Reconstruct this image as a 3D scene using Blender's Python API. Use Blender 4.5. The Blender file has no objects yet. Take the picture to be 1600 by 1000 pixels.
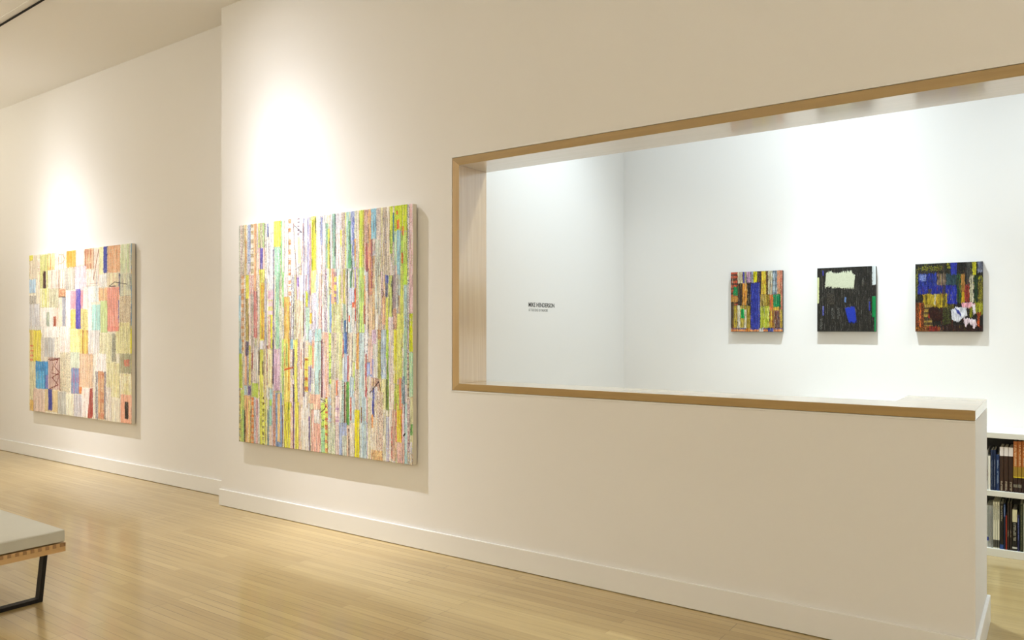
import bpy, bmesh, math, random
import numpy as np
from mathutils import Vector, Matrix

# ------------------------------------------------------------------ camera, world, lights, exposure
S = bpy.context.scene
C = S.collection
EYE = 1.527
CEIL = 4.32
cam_d = bpy.data.cameras.new('camera')
cam = bpy.data.objects.new('camera', cam_d); C.objects.link(cam)
cam.location = (0, 0, EYE)
cam.rotation_euler = (math.radians(90), 0, math.radians(35.2595))
cam_d.sensor_width = 36.0
cam_d.lens = 1201.29 / 1600 * 36
cam_d.shift_y = 14.64 / 1600
cam_d.clip_start = 0.05
S.camera = cam
S.view_settings.view_transform = 'Standard'
S.view_settings.look = 'None'
S.view_settings.gamma = 1
S.view_settings.use_curve_mapping = False
S.view_settings.exposure = 0.0

W = bpy.data.worlds.new('world'); S.world = W; W.use_nodes = True
W.node_tree.nodes['Background'].inputs[0].default_value = (1.0, .9, .78, 1)
W.node_tree.nodes['Background'].inputs[1].default_value = 0.05

def spot(name, loc, target, power, angle, blend, color, size=.04):
    l = bpy.data.lights.new(name, 'SPOT'); o = bpy.data.objects.new(name, l); C.objects.link(o)
    l.energy = power; l.spot_size = math.radians(angle); l.spot_blend = blend; l.color = color
    l.shadow_soft_size = size
    o.location = loc
    o.rotation_euler = (Vector(target) - Vector(loc)).to_track_quat('-Z', 'Y').to_euler()
    return o
# how a track lamp's light falls off with the angle from its axis (degrees, share of the peak)
WIDE = ((0, 1.0), (10, .86), (18, .62), (25, .42), (33, .28), (42, .18), (55, .08), (70, .02), (85, 0))
BEAM = ((0, 1.0), (6, .86), (11, .60), (16, .39), (21, .265), (27, .165), (34, .085), (42, .042), (52, .021), (65, .009), (85, 0))
def beam(o, prof):
    l = o.data; l.use_nodes = True; nt = l.node_tree; em = nt.nodes['Emission']
    tc = nt.nodes.new('ShaderNodeTexCoord'); sp = nt.nodes.new('ShaderNodeSeparateXYZ'); nt.links.new(tc.outputs['Normal'], sp.inputs[0])
    ab = nt.nodes.new('ShaderNodeMath'); ab.operation = 'ABSOLUTE'; nt.links.new(sp.outputs[2], ab.inputs[0])
    ac = nt.nodes.new('ShaderNodeMath'); ac.operation = 'ARCCOSINE'; nt.links.new(ab.outputs[0], ac.inputs[0])
    dv = nt.nodes.new('ShaderNodeMath'); dv.operation = 'DIVIDE'; dv.inputs[1].default_value = math.pi / 2; nt.links.new(ac.outputs[0], dv.inputs[0])
    fc = nt.nodes.new('ShaderNodeFloatCurve'); cv = fc.mapping.curves[0]
    while len(cv.points) > 2: cv.points.remove(cv.points[1])
    cv.points[0].location = (0, prof[0][1]); cv.points[1].location = (1, 0)
    for a, v in prof[1:]: cv.points.new(a / 90, v)
    fc.mapping.update(); nt.links.new(dv.outputs[0], fc.inputs['Value']); nt.links.new(fc.outputs[0], em.inputs['Strength'])
def down(name, loc, power, size, color, spread=180):
    l = bpy.data.lights.new(name, 'AREA'); o = bpy.data.objects.new(name, l); C.objects.link(o)
    l.shape = 'DISK'; l.size = size; l.energy = power; l.color = color; l.spread = math.radians(spread)
    o.location = loc
    return o
WARM = (1.0, .94, .79)
NEUT = (.95, .955, 1.0)
# track spots on the front room's paintings: one lamp each, a soft beam that fades into a wide spill
for lx, wy, tx in ((-5.42, 4.0, -4.38), (-9.65, 4.22, -8.60)):
    o = spot('track_spot', (lx, 3.0, 4.2), (tx, wy, .62), 1020, 176, 0.0, NEUT, .015); beam(o, BEAM)
# warm fill discs added under the front room's ceiling for ambient light
for p in ((-9.5, 0.6), (-6.2, 0.2), (-2.6, 0.3), (1.6, 0.3), (-9.5, -3.0), (-5.0, -3.0), (-0.5, -3.0)):
    down('ceiling_fill', (p[0], p[1], CEIL - .02), 5, .5, WARM)
# unseen upward fill discs, added to brighten the ceiling and upper walls
for p in ((-11.0, -4.3), (-6.5, -4.3), (-2.0, -4.3), (2.5, -4.3), (4.3, 1.0), (-12.3, 1.0)):
    o = down('upward_fill', (p[0], p[1], 2.0), 88, .6, WARM); o.rotation_euler = (math.pi, 0, 0)
# back room
COOL = (.80, .925, 1.0)
o = spot('track_spot', (-1.36, 5.42, 4.2), (-1.2, 6.5, .9), 370, 176, 0.0, COOL, .012); beam(o, WIDE)
spot('track_spot', (0.8, 5.35, 4.2), (0.8, 6.5, .6), 150, 110, 1.0, COOL, .05)
spot('track_spot', (-2.15, 5.0, 4.2), (-3.3, 5.0, 1.0), 150, 90, 1.0, COOL, .03)
spot('track_spot', (-1.3, 5.42, 4.2), (-1.25, 5.40, 0), 210, 72, .6, COOL, .02)
down('ceiling_fill', (-2.3, 5.3, CEIL - .02), 12, .6, COOL)  # soft fill added to lift the dark back corner
down('ceiling_fill', (2.2, 5.4, CEIL - .02), 50, .5, COOL)  # added fill for the right part of the back room

# ------------------------------------------------------------------ helpers
def lin(h):
    c = [int(h[i:i+2], 16) / 255 for i in (0, 2, 4)]
    return tuple(x / 12.92 if x <= .04045 else ((x + .055) / 1.055) ** 2.4 for x in c)
def mat(name, col, rough=.6, spec=.5, metal=0, coat=0, coat_rough=.1, bump=None, vary=0):
    m = bpy.data.materials.new(name); m.use_nodes = True
    nt = m.node_tree; b = nt.nodes['Principled BSDF']
    if isinstance(col, str): col = lin(col)
    b.inputs['Base Color'].default_value = (*col, 1)
    b.inputs['Roughness'].default_value = rough
    b.inputs['Specular IOR Level'].default_value = spec
    b.inputs['Metallic'].default_value = metal
    b.inputs['Coat Weight'].default_value = coat
    b.inputs['Coat Roughness'].default_value = coat_rough
    tc = nt.nodes.new('ShaderNodeTexCoord')
    if vary:
        n = nt.nodes.new('ShaderNodeTexNoise'); n.inputs['Scale'].default_value = 6; n.inputs['Detail'].default_value = 4
        nt.links.new(tc.outputs['Object'], n.inputs['Vector'])
        r = nt.nodes.new('ShaderNodeMapRange'); r.inputs[3].default_value = 1 - vary; r.inputs[4].default_value = 1 + vary
        nt.links.new(n.outputs['Fac'], r.inputs[0])
        mx = nt.nodes.new('ShaderNodeVectorMath'); mx.operation = 'SCALE'; mx.inputs[0].default_value = col
        nt.links.new(r.outputs[0], mx.inputs['Scale']); nt.links.new(mx.outputs[0], b.inputs['Base Color'])
    if bump:
        n = nt.nodes.new('ShaderNodeTexNoise'); n.inputs['Scale'].default_value = bump[0]; n.inputs['Detail'].default_value = 3
        nt.links.new(tc.outputs['Object'], n.inputs['Vector'])
        bp = nt.nodes.new('ShaderNodeBump'); bp.inputs['Strength'].default_value = bump[1]; bp.inputs['Distance'].default_value = .002
        nt.links.new(n.outputs['Fac'], bp.inputs['Height']); nt.links.new(bp.outputs[0], b.inputs['Normal'])
    return m
def wood(name, c1, c2, axis, rough=.4, coat=0, coat_rough=.1, scale=1.0):
    m = bpy.data.materials.new(name); m.use_nodes = True
    nt = m.node_tree; b = nt.nodes['Principled BSDF']
    tc = nt.nodes.new('ShaderNodeTexCoord'); mp = nt.nodes.new('ShaderNodeMapping')
    sc = [38 * scale] * 3; sc[axis] = 1.6 * scale; mp.inputs['Scale'].default_value = sc
    nt.links.new(tc.outputs['Object'], mp.inputs[0])
    n = nt.nodes.new('ShaderNodeTexNoise'); n.inputs['Scale'].default_value = 1; n.inputs['Detail'].default_value = 5
    n.inputs['Distortion'].default_value = .6
    nt.links.new(mp.outputs[0], n.inputs['Vector'])
    r = nt.nodes.new('ShaderNodeValToRGB')
    r.color_ramp.elements[0].position = .3; r.color_ramp.elements[1].position = .7
    r.color_ramp.elements[0].color = (*c1, 1); r.color_ramp.elements[1].color = (*c2, 1)
    nt.links.new(n.outputs['Fac'], r.inputs[0]); nt.links.new(r.outputs[0], b.inputs['Base Color'])
    b.inputs['Roughness'].default_value = rough
    b.inputs['Coat Weight'].default_value = coat; b.inputs['Coat Roughness'].default_value = coat_rough; b.inputs['Coat IOR'].default_value = 2.3 if coat == 1.0 else 1.5
    return m

def floor_mat():
    m = bpy.data.materials.new('maple_floor'); m.use_nodes = True
    nt = m.node_tree; N = nt.nodes; L = nt.links; b = N['Principled BSDF']
    tc = N.new('ShaderNodeTexCoord')
    br = N.new('ShaderNodeTexBrick')
    br.inputs['Scale'].default_value = 1; br.inputs['Brick Width'].default_value = 1.35; br.inputs['Row Height'].default_value = .057
    br.inputs['Mortar Size'].default_value = .0013; br.inputs['Mortar Smooth'].default_value = .1; br.inputs['Bias'].default_value = 0
    br.offset = .37; br.offset_frequency = 3; br.squash = 1
    br.inputs['Color1'].default_value = (0, 0, 0, 1); br.inputs['Color2'].default_value = (1, 1, 1, 1); br.inputs['Mortar'].default_value = (.5, .5, .5, 1)
    L.new(tc.outputs['Object'], br.inputs['Vector'])
    ramp = N.new('ShaderNodeValToRGB'); cr = ramp.color_ramp
    cr.elements[0].position = 0; cr.elements[0].color = (.445, .318, .130, 1)
    cr.elements[1].position = 1; cr.elements[1].color = (.525, .387, .172, 1)
    e = cr.elements.new(.5); e.color = (.485, .355, .152, 1)
    L.new(br.outputs['Color'], ramp.inputs[0])
    mp = N.new('ShaderNodeMapping'); mp.inputs['Scale'].default_value = (2.2, 60, 1); L.new(tc.outputs['Object'], mp.inputs[0])
    n = N.new('ShaderNodeTexNoise'); n.inputs['Scale'].default_value = 1; n.inputs['Detail'].default_value = 6; L.new(mp.outputs[0], n.inputs['Vector'])
    n2 = N.new('ShaderNodeTexNoise'); n2.inputs['Scale'].default_value = .9; n2.inputs['Detail'].default_value = 3; L.new(tc.outputs['Object'], n2.inputs['Vector'])
    r1 = N.new('ShaderNodeMapRange'); r1.inputs[1].default_value = .25; r1.inputs[2].default_value = .75; r1.inputs[3].default_value = .88; r1.inputs[4].default_value = 1.08
    L.new(n.outputs['Fac'], r1.inputs[0])
    r2 = N.new('ShaderNodeMapRange'); r2.inputs[1].default_value = .3; r2.inputs[2].default_value = .7; r2.inputs[3].default_value = .94; r2.inputs[4].default_value = 1.04
    L.new(n2.outputs['Fac'], r2.inputs[0])
    mu = N.new('ShaderNodeMath'); mu.operation = 'MULTIPLY'; L.new(r1.outputs[0], mu.inputs[0]); L.new(r2.outputs[0], mu.inputs[1])
    # dark worn joints between the strips
    # the joints open and close along the floor
    nj = N.new('ShaderNodeTexNoise'); nj.inputs['Scale'].default_value = 1.7; nj.inputs['Detail'].default_value = 2; L.new(tc.outputs['Object'], nj.inputs['Vector'])
    rj = N.new('ShaderNodeMapRange'); rj.inputs[1].default_value = .38; rj.inputs[2].default_value = .62; rj.inputs[3].default_value = .15; rj.inputs[4].default_value = 1
    L.new(nj.outputs['Fac'], rj.inputs[0])
    mf = N.new('ShaderNodeMath'); mf.operation = 'MULTIPLY'; L.new(br.outputs['Fac'], mf.inputs[0]); L.new(rj.outputs[0], mf.inputs[1])
    mj = N.new('ShaderNodeMapRange'); mj.inputs[3].default_value = 1; mj.inputs[4].default_value = .22; L.new(mf.outputs[0], mj.inputs[0])
    mu2 = N.new('ShaderNodeMath'); mu2.operation = 'MULTIPLY'; L.new(mu.outputs[0], mu2.inputs[0]); L.new(mj.outputs[0], mu2.inputs[1])
    # small knots and scuffs
    vo = N.new('ShaderNodeTexVoronoi'); vo.inputs['Scale'].default_value = 1.3
    mpv = N.new('ShaderNodeMapping'); mpv.inputs['Scale'].default_value = (.6, 1.6, 1); L.new(tc.outputs['Object'], mpv.inputs[0]); L.new(mpv.outputs[0], vo.inputs['Vector'])
    rk = N.new('ShaderNodeMapRange'); rk.inputs[1].default_value = .006; rk.inputs[2].default_value = .014; rk.inputs[3].default_value = .45; rk.inputs[4].default_value = 1
    L.new(vo.outputs['Distance'], rk.inputs[0])
    mu3 = N.new('ShaderNodeMath'); mu3.operation = 'MULTIPLY'; L.new(mu2.outputs[0], mu3.inputs[0]); L.new(rk.outputs[0], mu3.inputs[1])
    # seam strip where the floor of the far bay starts
    sx = N.new('ShaderNodeSeparateXYZ'); L.new(tc.outputs['Object'], sx.inputs[0])
    ad = N.new('ShaderNodeMath'); ad.operation = 'ADD'; ad.inputs[1].default_value = 5.935; L.new(sx.outputs[0], ad.inputs[0])
    ab = N.new('ShaderNodeMath'); ab.operation = 'ABSOLUTE'; L.new(ad.outputs[0], ab.inputs[0])
    sb = N.new('ShaderNodeMath'); sb.operation = 'SUBTRACT'; sb.inputs[1].default_value = .028; L.new(ab.outputs[0], sb.inputs[0])
    ab2 = N.new('ShaderNodeMath'); ab2.operation = 'ABSOLUTE'; L.new(sb.outputs[0], ab2.inputs[0])
    rs = N.new('ShaderNodeMapRange'); rs.inputs[1].default_value = .0015; rs.inputs[2].default_value = .0055; rs.inputs[3].default_value = 1.24; rs.inputs[4].default_value = 1
    L.new(ab2.outputs[0], rs.inputs[0])
    mu4 = N.new('ShaderNodeMath'); mu4.operation = 'MULTIPLY'; L.new(mu3.outputs[0], mu4.inputs[0]); L.new(rs.outputs[0], mu4.inputs[1])
    vm = N.new('ShaderNodeVectorMath'); vm.operation = 'SCALE'; L.new(ramp.outputs[0], vm.inputs[0]); L.new(mu4.outputs[0], vm.inputs['Scale'])
    L.new(vm.outputs[0], b.inputs['Base Color'])
    b.inputs['Roughness'].default_value = .42
    b.inputs['Specular IOR Level'].default_value = .35
    b.inputs['Coat Weight'].default_value = .85; b.inputs['Coat Roughness'].default_value = .15
    bp = N.new('ShaderNodeBump'); bp.inputs['Strength'].default_value = .12; bp.inputs['Distance'].default_value = .002
    L.new(n2.outputs['Fac'], bp.inputs['Height']); L.new(bp.outputs[0], b.inputs['Normal']); L.new(bp.outputs[0], b.inputs['Coat Normal'])
    return m

M = dict(
    wall=mat('wall_paint', (.79, .775, .755), .75, .3, bump=(180, .05)),
    ceil=mat('ceiling_paint', (.86, .845, .82), .8, .3),
    base=mat('baseboard_paint', (.80, .79, .77), .38, .5),
    floor=floor_mat(),
    frame_x=wood('maple_trim', (.64, .52, .35), (.70, .57, .40), 0, .35, 1.0, .12),  # paler than the front wood: reflected back-room light put into the colour
    sill=wood('maple_sill', (.56, .43, .26), (.62, .48, .30), 0, .35, 1.0, .07),  # pale as well, bright reflections on the top put into the colour
    frame_z=wood('maple_trim_upright', (.52, .35, .18), (.60, .42, .23), 2, .35, 1.0, .2),
    canvas_side=mat('canvas_side', (.76, .71, .60), .8),
    dark_side=mat('dark_canvas_side', (.05, .045, .04), .6),
    white_side=mat('white_canvas_side', (.7, .7, .66), .7),
    cushion=mat('cushion_fabric', (.60, .585, .51), .9, .2, bump=(500, .15), vary=.03),
    slat=wood('slat_maple', (.50, .30, .125), (.62, .40, .19), 0, .4, .3, .2),
    endgrain=wood('slat_end_grain', (.30, .165, .07), (.38, .22, .10), 0, .5),
    rail=wood('rail_maple', (.60, .37, .16), (.70, .46, .22), 1, .35, .3, .2),
    lip=wood('maple_front', (.36, .235, .085), (.42, .28, .105), 0, .4, .3, .2),
    lip_z_lit=wood('maple_front_upright_lit', (.47, .31, .135), (.54, .37, .17), 2, .4, .3, .2),  # lit copy of the front wood: stronger light on the jamb painted in
    black=mat('black_steel', (.010, .008, .007), .5, .3, vary=.1),
    track=mat('track_black', (.006, .005, .004), .7, .2),
    shelf=mat('shelf_white', (.74, .73, .66), .5),
    shelfback=mat('shelf_back', (.03, .026, .02), .7),
    page=mat('book_pages', (.75, .71, .6), .8),
    ink=mat('lettering_black', (.012, .012, .012), .6),
    ink2=mat('lettering_grey', (.22, .22, .21), .6),
)

def link(name, me, m, parent=None, smooth=False):
    o = bpy.data.objects.new(name, me); C.objects.link(o)
    if m is not None: me.materials.append(m)
    if parent: o.parent = parent
    if smooth:
        for p in me.polygons: p.use_smooth = True
    return o
def bx(bm, x0, x1, y0, y1, z0, z1):
    vs = [bm.verts.new((x, y, z)) for x in (x0, x1) for y in (y0, y1) for z in (z0, z1)]
    for f in ((0, 1, 3, 2), (4, 6, 7, 5), (0, 4, 5, 1), (2, 3, 7, 6), (0, 2, 6, 4), (1, 5, 7, 3)):
        bm.faces.new([vs[i] for i in f])
def done(name, bm, m, parent=None, bevel=0, seg=2, smooth=False):
    bmesh.ops.recalc_face_normals(bm, faces=bm.faces)
    me = bpy.data.meshes.new(name); bm.to_mesh(me); bm.free()
    o = link(name, me, m, parent, smooth)
    if bevel:
        bv = o.modifiers.new('bevel', 'BEVEL'); bv.width = bevel; bv.segments = seg; bv.limit_method = 'ANGLE'
    return o
def box(name, b, m, parent=None, bevel=0, seg=2):
    bm = bmesh.new(); bx(bm, *b); return done(name, bm, m, parent, bevel, seg)
def prism(bm, pts, y0, y1, ax=1):
    """closed outline pts (two coordinates) extruded along axis ax"""
    def P(a, b, t):
        return (a, t, b) if ax == 1 else ((t, a, b) if ax == 0 else (a, b, t))
    A = [bm.verts.new(P(a, b, y0)) for a, b in pts]; B = [bm.verts.new(P(a, b, y1)) for a, b in pts]
    bm.faces.new(A); bm.faces.new(B[::-1]); n = len(pts)
    for i in range(n): bm.faces.new((A[i], B[i], B[(i+1) % n], A[(i+1) % n]))
def front_tone(o, m):
    """plain wood tone on front-room faces; the others carry painted reflected light"""
    o.data.materials.append(m)
    for p in o.data.polygons:
        if p.normal.y < -.9: p.material_index = 1
    return o
def struct(o): o['kind'] = 'structure'; return o
def thing(name, label, cat, loc=(0, 0, 0), group=None):
    o = bpy.data.objects.new(name, None); C.objects.link(o); o.location = loc; o.empty_display_size = .1
    o['label'] = label; o['category'] = cat
    if group: o['group'] = group
    return o

# ------------------------------------------------------------------ the room
FX0, FX1, EX = -3.32, -3.2618, -.2923
ZT, ZT1, ZB, ZB1 = EYE + 1.1526, EYE + 1.0999, EYE - .409, EYE - .3628
YF, YB, YR = 4.0, 4.3035, 4.7017       # wall face, wall back, back of the pony wall's return
STEP, YL = -5.922, 4.223
YBACK, XT = 6.5, -3.308
XE, XW, YS = 5.0, -13.0, -5.0
WINGX = -.662
G = .002

struct(box('floor', (XW - .3, XE + .3, YS - .3, YBACK + .3, -.1, 0), M['floor']))
struct(box('ceiling', (XW - .3, XE + .3, YS - .3, YBACK + .3, CEIL, CEIL + .1), M['ceil']))
bm = bmesh.new()
prism(bm, [(STEP, 0), (EX, 0), (EX, ZB - G), (FX0 - G, ZB - G), (FX0 - G, ZT + G), (XE, ZT + G), (XE, CEIL), (STEP, CEIL)], YF, YB)
struct(done('wall_front', bm, M['wall']))
struct(box('wall_return', (WINGX, EX, YB, YR, 0, ZB - .0005), M['wall']))
struct(box('wall_left', (XW, STEP, YL, YL + .3, 0, CEIL), M['wall']))
struct(box('wall_side', (XT - .28, XT, YB, YBACK, 0, CEIL), M['wall']))
struct(box('wall_back', (XT - .28, XE, YBACK, YBACK + .2, 0, CEIL), M['wall']))
struct(box('wall_far', (XW - .2, XW, YS, YL + .3, 0, CEIL), M['wall']))
struct(box('wall_right', (XE, XE + .2, YS, YBACK + .2, 0, CEIL), M['wall']))
struct(box('wall_rear', (XW - .2, XE + .2, YS - .2, YS, 0, CEIL), M['wall']))

BH, BT = .1413, .016
def baseboard(name, b):
    bm = bmesh.new(); bx(bm, *b); return struct(done(name, bm, M['base'], None, .0025, 2))
baseboard('baseboard_front', (STEP - BT, EX + BT, YF - BT, YF, .0035, BH))
baseboard('baseboard_step', (STEP - BT, STEP, YF, YL - BT, .0035, BH))
baseboard('baseboard_left', (XW, STEP - BT, YL - BT, YL, .0035, BH))
baseboard('baseboard_end', (EX, EX + BT, YF, YR + BT, .0035, BH))
baseboard('baseboard_side', (XT, XT + BT, YB, YBACK, .0035, BH))

# wooden frame of the opening, mitred at its corners
def trim(name, pts, m, y0=YF - .001, y1=YB):
    bm = bmesh.new(); prism(bm, pts, y0, y1); return front_tone(struct(done(name, bm, m, None, .002, 2)), M['lip_z_lit' if m is M['frame_z'] else 'lip'])
trim('trim_1', [(FX0, ZB), (FX1, ZB1), (FX1, ZT1), (FX0, ZT)], M['frame_z'])
trim('trim_2', [(FX0, ZT), (FX1, ZT1), (XE, ZT1), (XE, ZT)], M['frame_x'])
bm = bmesh.new()
prism(bm, [(FX0, ZB), (EX, ZB), (EX, ZB1), (FX1, ZB1)], YF - .001, YB)
front_tone(struct(done('trim_3', bm, M['sill'], None, .002, 2)), M['lip'])
struct(box('trim_4', (WINGX, EX, YB, YR, ZB, ZB1), M['sill'], None, .002))
# plaster bead round the frame
bm = bmesh.new()
bw = .008
for pts in ([(FX0 - G - bw, ZB - G - bw), (FX0 - G, ZB - G), (FX0 - G, ZT + G), (FX0 - G - bw, ZT + G + bw)],
            [(FX0 - G - bw, ZT + G + bw), (FX0 - G, ZT + G), (XE, ZT + G), (XE, ZT + G + bw)],
            [(FX0 - G - bw, ZB - G - bw), (EX, ZB - G - bw), (EX, ZB - G), (FX0 - G, ZB - G)]):
    prism(bm, pts, YF - .003, YF + .001)
struct(done('trim_5', bm, M['base'], None, .001, 1))

# ------------------------------------------------------------------ ceiling track
def bar(name, p, q, w, h, m, parent=None):
    p, q = Vector(p), Vector(q); d = (q - p).normalized(); s = d.cross(Vector((0, 0, 1))).normalized()
    bm = bmesh.new(); vs = []
    for e in (p, q):
        for a, c in ((-1, -1), (1, -1), (1, 1), (-1, 1)):
            vs.append(bm.verts.new(e + s * a * w / 2 + Vector((0, 0, 1)) * c * h / 2))
    for f in ((0, 1, 2, 3), (7, 6, 5, 4), (0, 4, 5, 1), (1, 5, 6, 2), (2, 6, 7, 3), (3, 7, 4, 0)): bm.faces.new([vs[i] for i in f])
    return done(name, bm, m, parent, .001, 1)
tr = thing('lighting_track', 'thin black lighting track running under the ceiling at the upper left', 'track light', (-7.9, 3.03, CEIL))
x0, x1 = -12.0, -3.6
def ty(x): return 3.045 - (x + 7.88) * .03
bar('rail', (x0 + 7.9, ty(x0) - 3.03, -.010), (x1 + 7.9, ty(x1) - 3.03, -.007), .011, .014, M['track'], tr)
r2 = bar('mounting_strip', (x0 + 7.9, ty(x0) - 3.03 - .055, -.003), (x1 + 7.9, ty(x1) - 3.03 - .055, -.003), .022, .006, M['ceil'], tr)
r2['label'] = 'pale mounting strip beside the black rail'

# ------------------------------------------------------------------ wall lettering
def text_mesh(name, s, h, width, m, parent, z):
    cu = bpy.data.curves.new(name, 'FONT'); cu.body = s; cu.size = 1; cu.extrude = .01; cu.offset = .012 if h > .03 else 0
    o = bpy.data.objects.new(name, cu); C.objects.link(o)
    dg = bpy.context.evaluated_depsgraph_get(); me = bpy.data.meshes.new_from_object(o.evaluated_get(dg))
    bpy.data.objects.remove(o)
    n = len(me.vertices); co = np.empty(n * 3, 'f'); me.vertices.foreach_get('co', co); co = co.reshape(-1, 3)
    mn, mxx = co.min(0), co.max(0)
    out = np.empty_like(co)
    out[:, 1] = (co[:, 0] - mn[0]) / (mxx[0] - mn[0]) * width
    out[:, 2] = (co[:, 1] - mn[1]) / (mxx[1] - mn[1]) * h + z
    out[:, 0] = (co[:, 2] - mn[2]) / (mxx[2] - mn[2]) * .001
    me.vertices.foreach_set('co', out.ravel()); me.update()
    me.name = name
    return link(name, me, m, parent)
t = thing('wall_lettering', 'small black and grey exhibition lettering on the white side wall', 'lettering', (XT, 4.90, EYE + .143))
text_mesh('title_line', 'MIKE HENDERSON', .034, .371, M['ink'], t, .031)
o = text_mesh('subtitle_line', 'AT THE EDGE OF PARADISE', .020, .272, M['ink2'], t, -.003)
o['label'] = 'smaller grey second line of lettering'

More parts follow.
